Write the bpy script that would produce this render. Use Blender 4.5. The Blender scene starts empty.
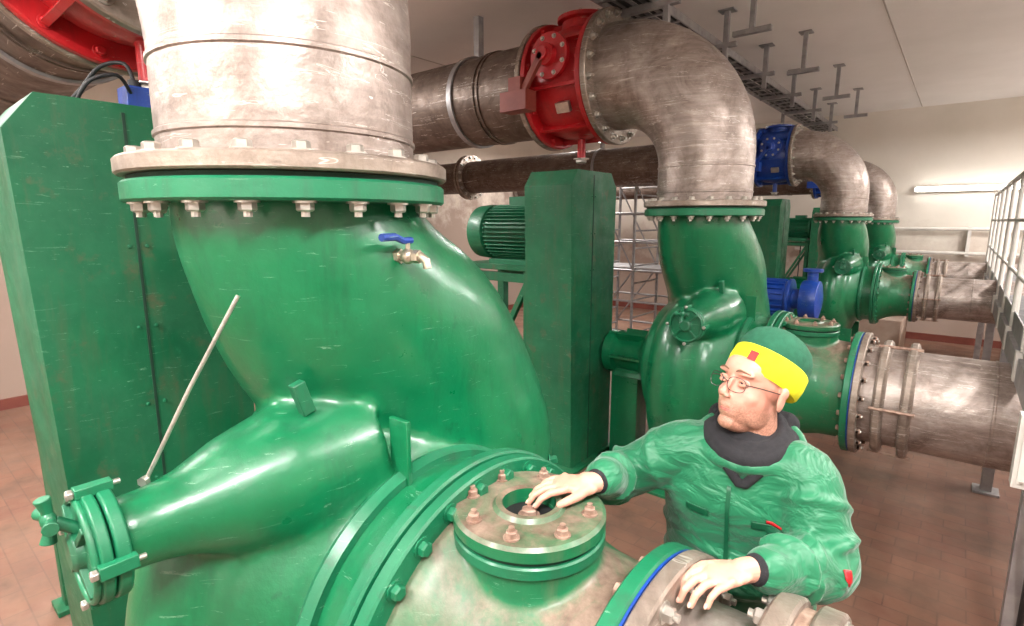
import bpy, math, random
from mathutils import Vector, Matrix
random.seed(4)
V=Vector
H=2.1
def srgb(r,g,b):
    f=lambda c:(c/255/12.92) if c/255<=0.04045 else ((c/255+0.055)/1.055)**2.4
    return (f(r),f(g),f(b),1)

# ---------------------------------------------------------------- materials
def newmat(name):
    m=bpy.data.materials.new(name); m.use_nodes=True
    nt=m.node_tree; b=nt.nodes['Principled BSDF']
    return m,nt,b
def N(nt,t,**k):
    n=nt.nodes.new(t)
    for a,v in k.items(): setattr(n,a,v)
    return n
def coords(nt,scale=(1,1,1)):
    tc=N(nt,'ShaderNodeTexCoord'); mp=N(nt,'ShaderNodeMapping'); mp.inputs['Scale'].default_value=scale
    nt.links.new(tc.outputs['Object'],mp.inputs['Vector']); return mp.outputs['Vector']
def noise(nt,vec,scale,detail=5,rough=.6,dist=0):
    n=N(nt,'ShaderNodeTexNoise'); n.inputs['Scale'].default_value=scale; n.inputs['Detail'].default_value=detail
    n.inputs['Roughness'].default_value=rough; n.inputs['Distortion'].default_value=dist
    nt.links.new(vec,n.inputs['Vector']); return n.outputs['Fac']
def ramp(nt,fac,stops):
    r=N(nt,'ShaderNodeValToRGB'); e=r.color_ramp.elements
    while len(e)<len(stops): e.new(.5)
    for i,(p,c) in enumerate(stops): e[i].position=p; e[i].color=c
    nt.links.new(fac,r.inputs['Fac']); return r.outputs['Color']
def mixc(nt,fac,a,b):
    m=N(nt,'ShaderNodeMix',data_type='RGBA')
    if isinstance(fac,float): m.inputs[0].default_value=fac
    else: nt.links.new(fac,m.inputs[0])
    for i,c in ((6,a),(7,b)):
        if isinstance(c,tuple): m.inputs[i].default_value=c
        else: nt.links.new(c,m.inputs[i])
    return m.outputs[2]
def bump(nt,b,h,strength=.2,dist=.01):
    n=N(nt,'ShaderNodeBump'); n.inputs['Strength'].default_value=strength; n.inputs['Distance'].default_value=dist
    nt.links.new(h,n.inputs['Height']); nt.links.new(n.outputs['Normal'],b.inputs['Normal'])
def g(v): return (v,v,v,1)
def simple(name,c1,c2,rough=.5,metal=0,scale=6,bs=.1,coat=0,bd=.004):
    m,nt,b=newmat(name); v=coords(nt)
    n=noise(nt,v,scale); nt.links.new(ramp(nt,n,[(.3,c1),(.7,c2)]),b.inputs['Base Color'])
    b.inputs['Roughness'].default_value=rough; b.inputs['Metallic'].default_value=metal
    b.inputs['Coat Weight'].default_value=coat; b.inputs['Coat Roughness'].default_value=.12
    bump(nt,b,noise(nt,v,scale*8),bs,bd); return m
def paint(name,base,dark,dirt,dirt_amt=.62,rough=.3,coat=.5,dust=0.0):
    m,nt,b=newmat(name); v=coords(nt)
    c=ramp(nt,noise(nt,v,1.6,6),[(.3,dark),(.65,base)])
    spots=ramp(nt,noise(nt,v,9,8,.7),[(dirt_amt,g(0)),(dirt_amt+.14,g(1))])
    c=mixc(nt,spots,c,dirt)
    vr=coords(nt,(6,6,.7)); runs=ramp(nt,noise(nt,vr,2.2,6,.7),[(.52,g(0)),(.72,g(.5))])
    c=mixc(nt,runs,c,dirt)
    for rx,ry,rz in ((.6,.2,1.1),(1.9,.9,.3),(1.3,2.2,.9)):
        tc=N(nt,'ShaderNodeTexCoord'); mp=N(nt,'ShaderNodeMapping'); mp.inputs['Scale'].default_value=(1,2,18); mp.inputs['Rotation'].default_value=(rx,ry,rz)
        nt.links.new(tc.outputs['Object'],mp.inputs['Vector'])
        sc=ramp(nt,noise(nt,mp.outputs['Vector'],5,6,.7,.8),[(.66,g(0)),(.68,g(.5)),(.70,g(.05))])
        c=mixc(nt,sc,c,srgb(150,185,160))
    if dust>0:
        geo=N(nt,'ShaderNodeNewGeometry'); sx=N(nt,'ShaderNodeSeparateXYZ'); nt.links.new(geo.outputs['Normal'],sx.inputs[0])
        up=ramp(nt,sx.outputs['Z'],[(.3,g(0)),(.9,g(1))])
        nz=ramp(nt,noise(nt,v,6,8,.72,.6),[(.34,g(.1)),(.58,g(1))])
        mm=N(nt,'ShaderNodeMath',operation='MULTIPLY'); nt.links.new(up,mm.inputs[0]); nt.links.new(nz,mm.inputs[1])
        m2=N(nt,'ShaderNodeMath',operation='MULTIPLY'); nt.links.new(mm.outputs[0],m2.inputs[0]); m2.inputs[1].default_value=dust
        dc=ramp(nt,noise(nt,v,16,7,.7),[(.35,srgb(88,70,58)),(.65,srgb(136,116,102))])
        c=mixc(nt,m2.outputs[0],c,dc)
    nt.links.new(c,b.inputs['Base Color'])
    r=ramp(nt,noise(nt,v,5,6),[(.3,g(rough*.8)),(.75,g(min(1,rough*1.9)))]); nt.links.new(r,b.inputs['Roughness'])
    b.inputs['Coat Weight'].default_value=coat; b.inputs['Coat Roughness'].default_value=.2
    bump(nt,b,noise(nt,v,26,5),.28,.006); return m
def steel(name,c1,c2,c3,rough=.38,metal=.75):
    m,nt,b=newmat(name); v=coords(nt)
    a=ramp(nt,noise(nt,v,2.6,9,.72,1.4),[(.3,c1),(.5,c2),(.72,c3)])
    v2=coords(nt,(1,1,7)); st=ramp(nt,noise(nt,v2,5,8,.7),[(.35,g(.72)),(.65,g(1))])
    m1=N(nt,'ShaderNodeMix',data_type='RGBA',blend_type='MULTIPLY'); m1.inputs[0].default_value=1
    nt.links.new(a,m1.inputs[6]); nt.links.new(st,m1.inputs[7])
    blot=ramp(nt,noise(nt,v,5,9,.75,.5),[(.52,g(0)),(.70,g(.55))])
    c=mixc(nt,blot,m1.outputs[2],srgb(92,74,62))
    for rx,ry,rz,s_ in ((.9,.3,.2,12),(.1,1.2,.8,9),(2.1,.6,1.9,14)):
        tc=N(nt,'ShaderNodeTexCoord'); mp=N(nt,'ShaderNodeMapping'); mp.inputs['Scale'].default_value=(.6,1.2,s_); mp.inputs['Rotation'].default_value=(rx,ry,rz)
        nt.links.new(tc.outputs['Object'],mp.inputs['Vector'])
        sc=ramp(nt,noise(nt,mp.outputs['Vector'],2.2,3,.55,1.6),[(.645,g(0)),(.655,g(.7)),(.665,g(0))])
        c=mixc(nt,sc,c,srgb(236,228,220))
    nt.links.new(c,b.inputs['Base Color'])
    b.inputs['Metallic'].default_value=metal
    nt.links.new(ramp(nt,noise(nt,v,9,6),[(.3,g(rough*.8)),(.7,g(rough*1.4))]),b.inputs['Roughness'])
    bump(nt,b,noise(nt,v,5,6,.6),.4,.025); return m
GREEN=paint('green_enamel',srgb(0,112,68),srgb(0,90,54),srgb(8,72,46),.62,.30,.5)
GREEN_P=paint('green_sheet_paint',srgb(8,100,62),srgb(2,80,50),srgb(74,82,56),.58,.48,.1)
GREEN_D=paint('green_dusty_enamel',srgb(14,114,70),srgb(8,92,56),srgb(96,96,76),.6,.4,.2,1.0)
GREEN_L=paint('green_flange_paint',srgb(10,112,74),srgb(4,90,58),srgb(50,76,58),.60,.4,.2)
RED=paint('red_enamel',srgb(190,16,26),srgb(156,10,20),srgb(100,20,22),.64,.38,.3)
BLUE=paint('blue_enamel',srgb(16,66,160),srgb(10,48,124),srgb(20,40,80),.66,.35,.4)
STEEL=steel('stainless_pipe',srgb(124,108,100),srgb(170,156,148),srgb(200,188,180),.42,.6)
STEEL_B=steel('brown_shaded_pipe',srgb(82,66,58),srgb(114,98,88),srgb(140,124,114),.48,.5)  # brownish steel for horizontal runs, with their shade painted in as darker tones
FL=steel('flange_steel',srgb(122,106,96),srgb(160,146,134),srgb(190,178,166),.45,.6)
ZINC=simple('zinc_bolt',srgb(170,165,158),srgb(205,200,192),.35,.8,20)
RUST=simple('rusty_bolt',srgb(124,92,78),srgb(172,148,132),.6,.3,30)
BLACK=simple('black_rubber',srgb(22,22,24),srgb(34,34,36),.6)
DSEAM=simple('dark_joint',srgb(8,44,30),srgb(10,54,36),.7)
GALV=simple('galvanised',srgb(140,138,140),srgb(172,170,170),.45,.6,10)
WHITEM=simple('white_paint_metal',srgb(200,195,188),srgb(220,215,208),.5)
CONC=simple('concrete',srgb(140,118,104),srgb(165,145,130),.9,0,4,.3)
GREYC=simple('grey_cable',srgb(90,88,90),srgb(120,118,120),.6)
BRASS=simple('nickel_brass',srgb(180,168,150),srgb(205,196,180),.35,.8,20)

# ---------------------------------------------------------------- mesh builder
def frame(ax,ref=None):
    ax=V(ax).normalized(); r=V(ref) if ref else (V((0,0,1)) if abs(ax.z)<.9 else V((1,0,0)))
    u=(r-ax*r.dot(ax)).normalized(); return ax,u,ax.cross(u)
def catmull(P,n=6):
    out=[]; L=len(P)
    for i in range(L-1):
        p0=P[max(i-1,0)];p1=P[i];p2=P[i+1];p3=P[min(i+2,L-1)]
        for k in range(n):
            t=k/n
            out.append(tuple(.5*(2*b+(c-a)*t+(2*a-5*b+4*c-d)*t*t+(-a+3*b-3*c+d)*t**3) for a,b,c,d in zip(p0,p1,p2,p3)))
    out.append(tuple(P[-1])); return out
class MB:
    def __init__(s): s.v=[];s.f=[];s.m=[];s.M=Matrix.Identity(4)
    def add(s,vs,fs,mi=0):
        o=len(s.v); s.v+=[tuple(s.M@V(p)) for p in vs]
        for f in fs: s.f.append([i+o for i in f]); s.m.append(mi)
    def lathe(s,o,ax,prof,seg=48,mi=0,ref=None,sc=(1,1),close=False):
        ax,u,w=frame(ax,ref); o=V(o); vs=[];fs=[]
        for t,r in prof:
            for k in range(seg):
                a=2*math.pi*k/seg; vs.append(o+ax*t+u*(r*sc[0]*math.cos(a))+w*(r*sc[1]*math.sin(a)))
        n=len(prof)
        for i in range(n-1 if not close else n):
            j=(i+1)%n
            for k in range(seg):
                k2=(k+1)%seg; fs.append([i*seg+k,i*seg+k2,j*seg+k2,j*seg+k])
        if not close:
            fs.append([k for k in range(seg)][::-1]); fs.append([(n-1)*seg+k for k in range(seg)])
        s.add(vs,fs,mi)
    def cyl(s,a,b,r,seg=16,mi=0,r2=None):
        a=V(a);b=V(b); s.lathe(a,b-a,[(0,r),((b-a).length,r if r2 is None else r2)],seg,mi)
    def tube(s,P,R,seg=16,mi=0,closed=False,ref=None,sm=0):
        if not isinstance(R,(list,tuple)): R=[R]*len(P)
        if sm:
            Q=catmull([tuple(p)+(r,) for p,r in zip(P,R)],sm); P=[q[:3] for q in Q]; R=[q[3] for q in Q]
        P=[V(p) for p in P]; n=len(P); vs=[];fs=[]; u=None
        for i in range(n):
            if closed: t=P[(i+1)%n]-P[i-1]
            else: t=P[min(i+1,n-1)]-P[max(i-1,0)]
            t.normalize()
            if u is None: _,u,w=frame(t,ref)
            else:
                u=(u-t*u.dot(t)).normalized(); w=t.cross(u)
            for k in range(seg):
                a=2*math.pi*k/seg; vs.append(P[i]+u*R[i]*math.cos(a)+w*R[i]*math.sin(a))
        for i in range(n if closed else n-1):
            j=(i+1)%n
            for k in range(seg):
                k2=(k+1)%seg; fs.append([i*seg+k,i*seg+k2,j*seg+k2,j*seg+k])
        if not closed:
            fs.append(list(range(seg))[::-1]); fs.append([(n-1)*seg+k for k in range(seg)])
        s.add(vs,fs,mi)
    def limb(s,P,R,seg=20,mi=0,sm=0):
        s.tube(P,R,seg,mi,sm=sm)
        for p,r in ((P[0],R[0]),(P[-1],R[-1])): s.ell(p,(r,r,r),mi,seg=seg)
    def loft(s,rings,mi=0,seg=40):
        vs=[];fs=[]
        for c,a,b in rings:
            c=V(c);a=V(a);b=V(b)
            for k in range(seg):
                t=2*math.pi*k/seg; ct=math.cos(t);st=math.sin(t)
                e=lambda x:math.copysign(abs(x)**.85,x)
                vs.append(c+a*e(ct)+b*e(st))
        n=len(rings)
        for i in range(n-1):
            for k in range(seg):
                k2=(k+1)%seg; fs.append([i*seg+k,i*seg+k2,(i+1)*seg+k2,(i+1)*seg+k])
        fs.append(list(range(seg))[::-1]); fs.append([(n-1)*seg+k for k in range(seg)])
        s.add(vs,fs,mi)
    def box(s,c,sz,mi=0,rot=None):
        c=V(c); vs=[]
        for x in(-.5,.5):
            for y in(-.5,.5):
                for z in(-.5,.5):
                    p=V((x*sz[0],y*sz[1],z*sz[2]))
                    if rot: p=rot@p
                    vs.append(c+p)
        s.add(vs,[[0,1,3,2],[4,6,7,5],[0,4,5,1],[2,3,7,6],[0,2,6,4],[1,5,7,3]],mi)
    def beam(s,a,b,w,h,mi=0,up=(0,0,1)):
        a=V(a);b=V(b); t=(b-a); L=t.length; t.normalize(); _,u,q=frame(t,up)
        s.box((a+b)/2,(L,w,h),mi,Matrix((t,q,u)).transposed())
    def ell(s,c,r,mi=0,rot=None,seg=20):
        c=V(c);rg=seg//2;vs=[];fs=[]
        for i in range(1,rg):
            ph=math.pi*i/rg
            for k in range(seg):
                a=2*math.pi*k/seg; p=V((r[0]*math.sin(ph)*math.cos(a),r[1]*math.sin(ph)*math.sin(a),r[2]*math.cos(ph)))
                if rot: p=rot@p
                vs.append(c+p)
        t=V((0,0,r[2]))
        if rot: t=rot@t
        vs+= [c+t,c-t]; T=len(vs)-2
        for i in range(rg-2):
            for k in range(seg):
                k2=(k+1)%seg; fs.append([i*seg+k,(i+1)*seg+k,(i+1)*seg+k2,i*seg+k2])
        for k in range(seg):
            k2=(k+1)%seg; fs.append([T,k,k2]); fs.append([T+1,(rg-2)*seg+k2,(rg-2)*seg+k])
        s.add(vs,fs,mi)
    def bolts(s,o,ax,R,n,size,h,mi=0,phase=0,washer=True,stud=False):
        ax,u,w=frame(ax); o=V(o)
        for k in range(n):
            a=2*math.pi*(k+.5)/n+phase; p=o+u*R*math.cos(a)+w*R*math.sin(a)
            if washer: s.lathe(p,ax,[(0,size*1.35),(h*.2,size*1.35)],12,mi)
            s.lathe(p,ax,[(0,size),(h*.85,size),(h,size*.8)],6,mi)
            if stud: s.lathe(p,ax,[(0,size*.5),(h*1.5,size*.5)],8,mi)
    def patch(s,c,u,w,su,sw,n=10,mi=0):
        c=V(c);u=V(u);w=V(w); vs=[c+u*su*(i/n-.5)+w*sw*(j/n-.5) for i in range(n+1) for j in range(n+1)]
        s.add(vs,[[i*(n+1)+j,(i+1)*(n+1)+j,(i+1)*(n+1)+j+1,i*(n+1)+j+1] for i in range(n) for j in range(n)],mi)
    def obj(s,name,mats,parent=None,angle=35,remesh=None,smooth=0,bevel=0,wrap=None,nrm=True):
        me=bpy.data.meshes.new(name); me.from_pydata(s.v,[],s.f)
        for m in mats: me.materials.append(m)
        me.polygons.foreach_set('material_index',s.m)
        me.validate(); me.update()
        import bmesh
        if nrm:
            bm=bmesh.new(); bm.from_mesh(me); bmesh.ops.recalc_face_normals(bm,faces=bm.faces); bm.to_mesh(me); bm.free()
        me.polygons.foreach_set('use_smooth',[True]*len(me.polygons))
        if angle and not remesh: me.set_sharp_from_angle(angle=math.radians(angle))
        ob=bpy.data.objects.new(name,me); bpy.context.scene.collection.objects.link(ob)
        if parent: ob.parent=parent
        if bevel:
            b=ob.modifiers.new('bevel','BEVEL'); b.width=bevel; b.segments=2; b.limit_method='ANGLE'
        if remesh:
            r=ob.modifiers.new('remesh','REMESH'); r.mode='VOXEL'; r.voxel_size=remesh; r.use_smooth_shade=True
            if smooth:
                q=ob.modifiers.new('smooth','SMOOTH'); q.factor=.5; q.iterations=smooth
        if wrap:
            w=ob.modifiers.new('wrap','SHRINKWRAP'); w.target=wrap; w.wrap_method='NEAREST_SURFACEPOINT'; w.wrap_mode='ABOVE_SURFACE'; w.offset=.002
            t=ob.modifiers.new('thick','SOLIDIFY'); t.thickness=.003; t.offset=0
        return ob
def empty(name,loc=(0,0,0),sc=1):
    e=bpy.data.objects.new(name,None); e.location=loc; e.scale=(sc,)*3; e.empty_display_size=.2
    bpy.context.scene.collection.objects.link(e); return e
def inst(ob,parent,name=None):
    o=ob.copy(); o.parent=parent
    if name: o.name=name
    bpy.context.scene.collection.objects.link(o); return o

# ---------------------------------------------------------------- room
XL,XR,YB,YF,ZC=-8.1,4.0,-3.0,11.9,4.0
def wallmat(name,c1,c2,stain,k):
    m,nt,b=newmat(name); v=coords(nt)
    c=ramp(nt,noise(nt,v,.8,6),[(.3,c1),(.7,c2)])
    geo=N(nt,'ShaderNodeNewGeometry'); sx=N(nt,'ShaderNodeSeparateXYZ'); nt.links.new(geo.outputs['Position'],sx.inputs[0])
    a=N(nt,'ShaderNodeMath',operation='MULTIPLY_ADD'); nt.links.new(noise(nt,v,1.6,8,.7),a.inputs[0]); a.inputs[1].default_value=-k
    nt.links.new(sx.outputs['Z'],a.inputs[2])
    st=ramp(nt,a.outputs[0],[(.0,g(.8)),(.9,g(0))])
    nt.links.new(mixc(nt,st,c,stain),b.inputs['Base Color']); b.inputs['Roughness'].default_value=.85
    bump(nt,b,noise(nt,v,25,6),.15,.01); return m
WALL=wallmat('cream_wall_paint',srgb(214,206,194),srgb(228,220,210),srgb(146,120,106),2.2)
WALLS=wallmat('stained_wall_paint',srgb(196,182,168),srgb(216,204,190),srgb(132,108,96),4.2)
CEIL=simple('ceiling_paint',srgb(228,224,220),srgb(238,234,231),.9,0,1,.1)
CEILJ=simple('ceiling_joint',srgb(176,168,162),srgb(190,182,176),.9)
def tilemat():
    m,nt,b=newmat('red_clinker_tiles'); v=coords(nt)
    br=N(nt,'ShaderNodeTexBrick'); nt.links.new(v,br.inputs['Vector'])
    br.inputs['Color1'].default_value=srgb(122,84,68); br.inputs['Color2'].default_value=srgb(106,70,57); br.inputs['Mortar'].default_value=srgb(90,62,52)
    br.inputs['Scale'].default_value=1; br.inputs['Brick Width'].default_value=.24; br.inputs['Row Height'].default_value=.12; br.inputs['Mortar Size'].default_value=.004
    c=mixc(nt,ramp(nt,noise(nt,v,1.3,8,.7),[(.35,g(0)),(.7,g(.7))]),br.outputs['Color'],srgb(142,116,98))
    c=mixc(nt,ramp(nt,noise(nt,v,2.6,8,.7),[(.46,g(0)),(.7,g(.65))]),c,srgb(70,52,43))
    nt.links.new(c,b.inputs['Base Color']); nt.links.new(ramp(nt,noise(nt,v,2,5),[(.35,g(.38)),(.65,g(.7))]),b.inputs['Roughness'])
    bump(nt,b,br.outputs['Fac'],-.2,.003); return m
TILE=tilemat()
def slab(name,c,sz,mat):
    b=MB(); b.box(c,sz,0); return b.obj(name,[mat],angle=30)
W=XR-XL; L=YF-YB; cx=(XL+XR)/2; cy=(YF+YB)/2
slab('floor',(cx,cy,-.1),(W+.4,L+.4,.2),TILE)
b=MB(); b.box((cx,cy,ZC+.1),(W+.4,L+.4,.2))
for x in (-5.2,-.75): b.box((x,cy,ZC-.003),(.012,L-.1,.006),1)
b.obj('ceiling',[CEIL,CEILJ])
slab('wall_left',(XL-.1,cy,ZC/2),(.2,L,ZC),WALLS); slab('wall_right',(XR+.1,cy,ZC/2),(.2,L,ZC),WALL)
slab('wall_back',(cx,YF+.1,ZC/2),(W+.4,.2,ZC),WALL); slab('wall_front',(cx,YB-.1,ZC/2),(W+.4,.2,ZC),WALL)
BASE=simple('brown_skirting',srgb(104,50,42),srgb(122,66,54),.5)
slab('baseboard_left',(XL+.015,cy,.06),(.03,L,.12),BASE); slab('baseboard_back',(cx,YF-.015,.06),(W-.06,.03,.12),BASE)
slab('baseboard_right',(XR-.015,cy,.06),(.03,L,.12),BASE)

# ---------------------------------------------------------------- pump (local origin: centre of discharge flange face)
AY,AZ=.15,-1.24
def build_pump(name,loc,sc,src=None):
    e=empty(name,loc,sc)
    if src:
        for o in src: inst(o,e)
        return e,src
    obs=[]
    b=MB()
    path=[(0,0,-.02),(0,0,-.12),(0,.13,-.36),(0,.37,-.64),(0,.56,-1.02),(0,.51,-1.38),(0,.26,-1.64),(0,-.04,-1.66),(0,-.22,-1.46),(0,-.26,-1.2),(0,-.2,-.98),(0,0,-.86)]
    rad=[.305,.322,.388,.452,.485,.455,.40,.36,.31,.28,.26,.24]
    b.tube(path,rad,48,sm=6,ref=(1,0,0))
    for i,(x,y,z) in enumerate(b.v):
        t=min(1,max(0,(-z-.2)/.45)); b.v[i]=(x*(1-.20*t),y,z)
    b.lathe((0,AY,AZ),(1,0,0),[(-.45,.2),(-.38,.3),(-.28,.48),(-.1,.58),(.12,.60),(.24,.56),(.33,.48),(.36,.44),(.56,.44)],64)
    b.lathe((.16,-.57,-.78),(0,1,0),[(0,.082),(.07,.085),(.14,.10),(.24,.145),(.36,.18),(.6,.21)],40)
    obs.append(b.obj('volute_casing',[GREEN],e,remesh=.016,smooth=7))
    b=MB()
    b.lathe((0,0,-.062),(0,0,1),[(0,.29),(0,.415),(.006,.422),(.046,.422),(.052,.415),(.052,.29)],96,0,close=True)
    b.lathe((0,0,-.010),(0,0,1),[(0,.29),(0,.405),(.012,.405),(.012,.29)],96,2,close=True)
    b.bolts((0,0,-.062),(0,0,-1),.385,20,.02,.024,1,stud=True)
    b.lathe((.53,AY,AZ),(1,0,0),[(0,.40),(0,.494),(.006,.50),(.034,.50),(.04,.494),(.04,.40)],96,0,close=True)
    b.lathe((.575,AY,AZ),(1,0,0),[(0,.40),(0,.488),(.006,.494),(.034,.494),(.04,.488),(.04,.40)],96,0,close=True)
    b.bolts((.615,AY,AZ),(1,0,0),.46,28,.018,.022,0)
    b.lathe((.36,AY,AZ),(1,0,0),[(0,.40),(0,.46),(.02,.47),(.05,.46),(.05,.40)],96,0,close=True)
    obs.append(b.obj('casing_flanges',[GREEN_L,ZINC,DSEAM],e))
    b=MB()
    b.lathe((.60,AY,AZ),(1,0,0),[(0,.44),(.03,.435),(.07,.41),(.16,.365),(.28,.335),(.45,.325)],64)
    b.lathe((.765,AY-.02,-1.1),(0,0,1),[(0,.168),(.255,.168)],48)
    obs.append(b.obj('suction_cone',[GREEN_D],e,remesh=.012,smooth=4))
    b=MB(); px,py=.755,AY-.02; q=-.012
    b.lathe((px,py,-.855+q),(0,0,1),[(0,.10),(0,.182),(.004,.186),(.026,.186),(.030,.182),(.030,.10)],64,0,close=True)
    b.lathe((px,py,-.826+q),(0,0,1),[(0,.10),(0,.176),(.010,.176),(.010,.10)],64,5,close=True)
    b.lathe((px,py,-.815+q),(0,0,1),[(0,.066),(0,.178),(.003,.186),(.028,.186),(.036,.178),(.036,.09),(.046,.082),(.044,.066)],64,1,close=True)
    b.lathe((px,py,-.83+q),(0,0,1),[(0,.075),(.022,.075)],32,2)
    b.bolts((px,py,-.808+q),(0,0,1),.0001,1,.02,.02,3)
    b.bolts((px,py,-.779+q),(0,0,1),.148,8,.014,.018,3,stud=True)
    b.lathe((1.035,AY,AZ),(1,0,0),[(0,.31),(0,.402),(.005,.408),(.035,.408),(.04,.402),(.04,.31)],80,0,close=True)
    b.bolts((1.035,AY,AZ),(-1,0,0),.37,20,.017,.02,3)
    b.lathe((1.076,AY,AZ),(1,0,0),[(0,.31),(0,.404),(.005,.404),(.005,.31)],80,4,close=True)
    obs.append(b.obj('inspection_pot',[GREEN_L,GREEN_D,BLACK,RUST,BLUE,DSEAM],e))
    b=MB(); hx,hz=.16,-.78; hy=-.56
    b.lathe((hx,hy,hz),(0,-1,0),[(0,.08),(0,.115),(.004,.12),(.024,.12),(.028,.115),(.028,.08)],48,0,close=True)
    b.lathe((hx,hy-.031,hz),(0,-1,0),[(0,.115),(.003,.12),(.020,.12),(.025,.11),(.028,.09),(.030,.045),(.045,.04),(.052,.03)],48)
    for k in range(4):
        a=math.pi/4*(2*k+1); ca,sa=math.cos(a),math.sin(a)
        b.beam((hx+ca*.02,hy-.064,hz+sa*.02),(hx+ca*.105,hy-.06,hz+sa*.105),.014,.022,0,up=(0,1,0))
    b.tube([(hx+.108*math.cos(t),hy-.060,hz+.108*math.sin(t)) for t in [2*math.pi*i/36 for i in range(36)]],.008,8,0,closed=True)
    for k in range(4):
        a=math.pi/2*k; ca,sa=math.cos(a),math.sin(a); p=V((hx+ca*.124,0,hz+sa*.124))
        b.box((p.x,hy-.028,p.z),(.022,.066,.028),0,Matrix.Rotation(-a,3,'Y'))
        b.cyl((p.x,hy+.02,p.z),(p.x,hy-.075,p.z),.0065,10,1); b.lathe((p.x,hy-.062,p.z),(0,-1,0),[(0,.012),(.012,.012)],6,1)
    b.cyl((hx,hy-.05,hz+.04),(hx-.01,hy-.095,hz+.075),.013,12,0); c=V((hx-.01,hy-.103,hz+.082))
    for dx,dz in ((1,0),(0,1)):
        b.tube([tuple(c+V((dx*q_,-.005 if abs(q_)>.03 else 0,dz*q_))) for q_ in (-.048,-.02,.02,.048)],[.015,.010,.010,.015],12,0)
    b.ell(tuple(c),(.020,.014,.020),0)
    obs.append(b.obj('hand_hole_cover',[GREEN_L,ZINC],e,bevel=.002))
    b=MB()
    b.lathe((-.3,AY,AZ),(-1,0,0),[(0,.3),(.1,.24),(.14,.2),(.2,.16),(.4,.15),(.42,.19),(.5,.19),(.52,.08),(.62,.08)],40)
    for k in range(6):
        a=math.pi/3*k; b.box((-.56,AY+math.cos(a)*.18,AZ+math.sin(a)*.18),(.3,.02,.08),0,Matrix.Rotation(a-math.pi/2,3,'X'))
    obs.append(b.obj('bearing_housing',[GREEN],e))
    b=MB()
    b.box((.225,-.15,-.56),(.03,.035,.09),1,Matrix.Rotation(.30,3,'X'))
    b.box((.38,.04,-.735),(.075,.014,.20),0)
    for y in (-.26,.58):
        b.box((.1,y,-1.99),(.46,.06,.38),0); b.box((.1,y,-2.19),(.6,.24,.04),0)
        b.bolts((.3,y+.07,-2.17),(0,0,1),.0001,1,.02,.03,1); b.bolts((-.1,y+.07,-2.17),(0,0,1),.0001,1,.02,.03,1)
    b.box((-.62,AY,-1.79),(.25,.2,.84),0); b.box((-.62,AY,-2.19),(.4,.4,.04),0)
    obs.append(b.obj('feet_and_ribs',[GREEN,GREEN_L],e,bevel=.006))
    b=MB()
    b.bolts((.34,.80,-1.04),(.8,.6,0.15),.0001,1,.018,.03,0)
    obs.append(b.obj('drain_plug',[GREEN_L],e))
    # belt guard
    b=MB()
    x0,x1,y0,y1=-1.30,-.84,-.50,.2
    zt=.30; ch=.12
    prof=[(y0+.06,-2.17),(y0,zt-ch),(y0+.09,zt),(y1-.09,zt),(y1,zt-ch),(y1,-2.17)]
    vs=[(x0,y,z) for y,z in prof]+[(x1,y,z) for y,z in prof]; n=len(prof)
    fs=[list(range(n)),[n+i for i in range(n)][::-1]]+[[i,(i+1)%n,n+(i+1)%n,n+i] for i in range(n)]
    b.add(vs,fs,0)
    b.box((x1+.001,y0+.33,-.95),(.004,.010,2.44),3)
    for z in (.1,-.2,-.5,-.8,-1.1,-1.4,-1.9):
        for y in (y0+.302,y0+.358): b.bolts((x1+.001,y,z),(1,0,0),.0001,1,.006,.007,1)
    b.box(((x0+x1)/2,(y0+y1)/2,-2.19),(.6,.8,.04),0)
    obs.append(b.obj('belt_guard',[GREEN_P,GREEN_L,ZINC,DSEAM],e,bevel=.004))
    # motor
    b=MB(); my,mz=-.12,-.2
    b.lathe((-1.30,my,mz),(-1,0,0),[(0,.1),(.04,.1),(.05,.26),(.08,.26),(.09,.215),(.62,.215),(.63,.25),(.66,.255),(.80,.245),(.83,.215)],48)
    for k in range(40):
        a=2*math.pi*k/40
        b.box((-1.65,my+math.cos(a)*.23,mz+math.sin(a)*.23),(.5,.007,.045),0,Matrix.Rotation(a-math.pi/2,3,'X'))
    for r in (.05,.09,.13,.17,.20):
        b.tube([(-2.135,my+r*math.cos(t),mz+r*math.sin(t)) for t in [2*math.pi*i/32 for i in range(32)]],.006,6,1,closed=True)
    b.box((-1.62,my+.05,mz+.26),(.24,.2,.12),0); b.box((-1.62,my,mz-.265),(.46,.42,.05),0)
    b.tube([(-1.6,my+.14,mz+.26),(-1.6,my+.24,mz+.1),(-1.62,my+.26,mz-.4),(-1.62,my+.2,-2.15)],.013,8,1,sm=5)
    obs.append(b.obj('electric_motor',[GREEN_L,BLACK],e,bevel=.003))
    b=MB()
    b.box((-1.72,my+.03,-.51),(.86,.56,.05),0)
    for x in (-2.08,-1.38):
        for y in (my-.2,my+.26): b.box((x,y,-1.36),(.08,.08,1.66),0); b.box((x,y,-2.19),(.16,.16,.03),0)
    for y in (my-.2,my+.26):
        b.beam((-2.08,y,-1.9),(-1.38,y,-.6),.05,.05,0); b.box((-1.73,y,-.6),(.7,.06,.08),0)
    b.beam((-2.08,my-.2,-.6),(-2.08,my+.26,-1.9),.05,.05,0)
    obs.append(b.obj('motor_stand',[GREEN_P],e,bevel=.004))
    return e,obs
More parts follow.
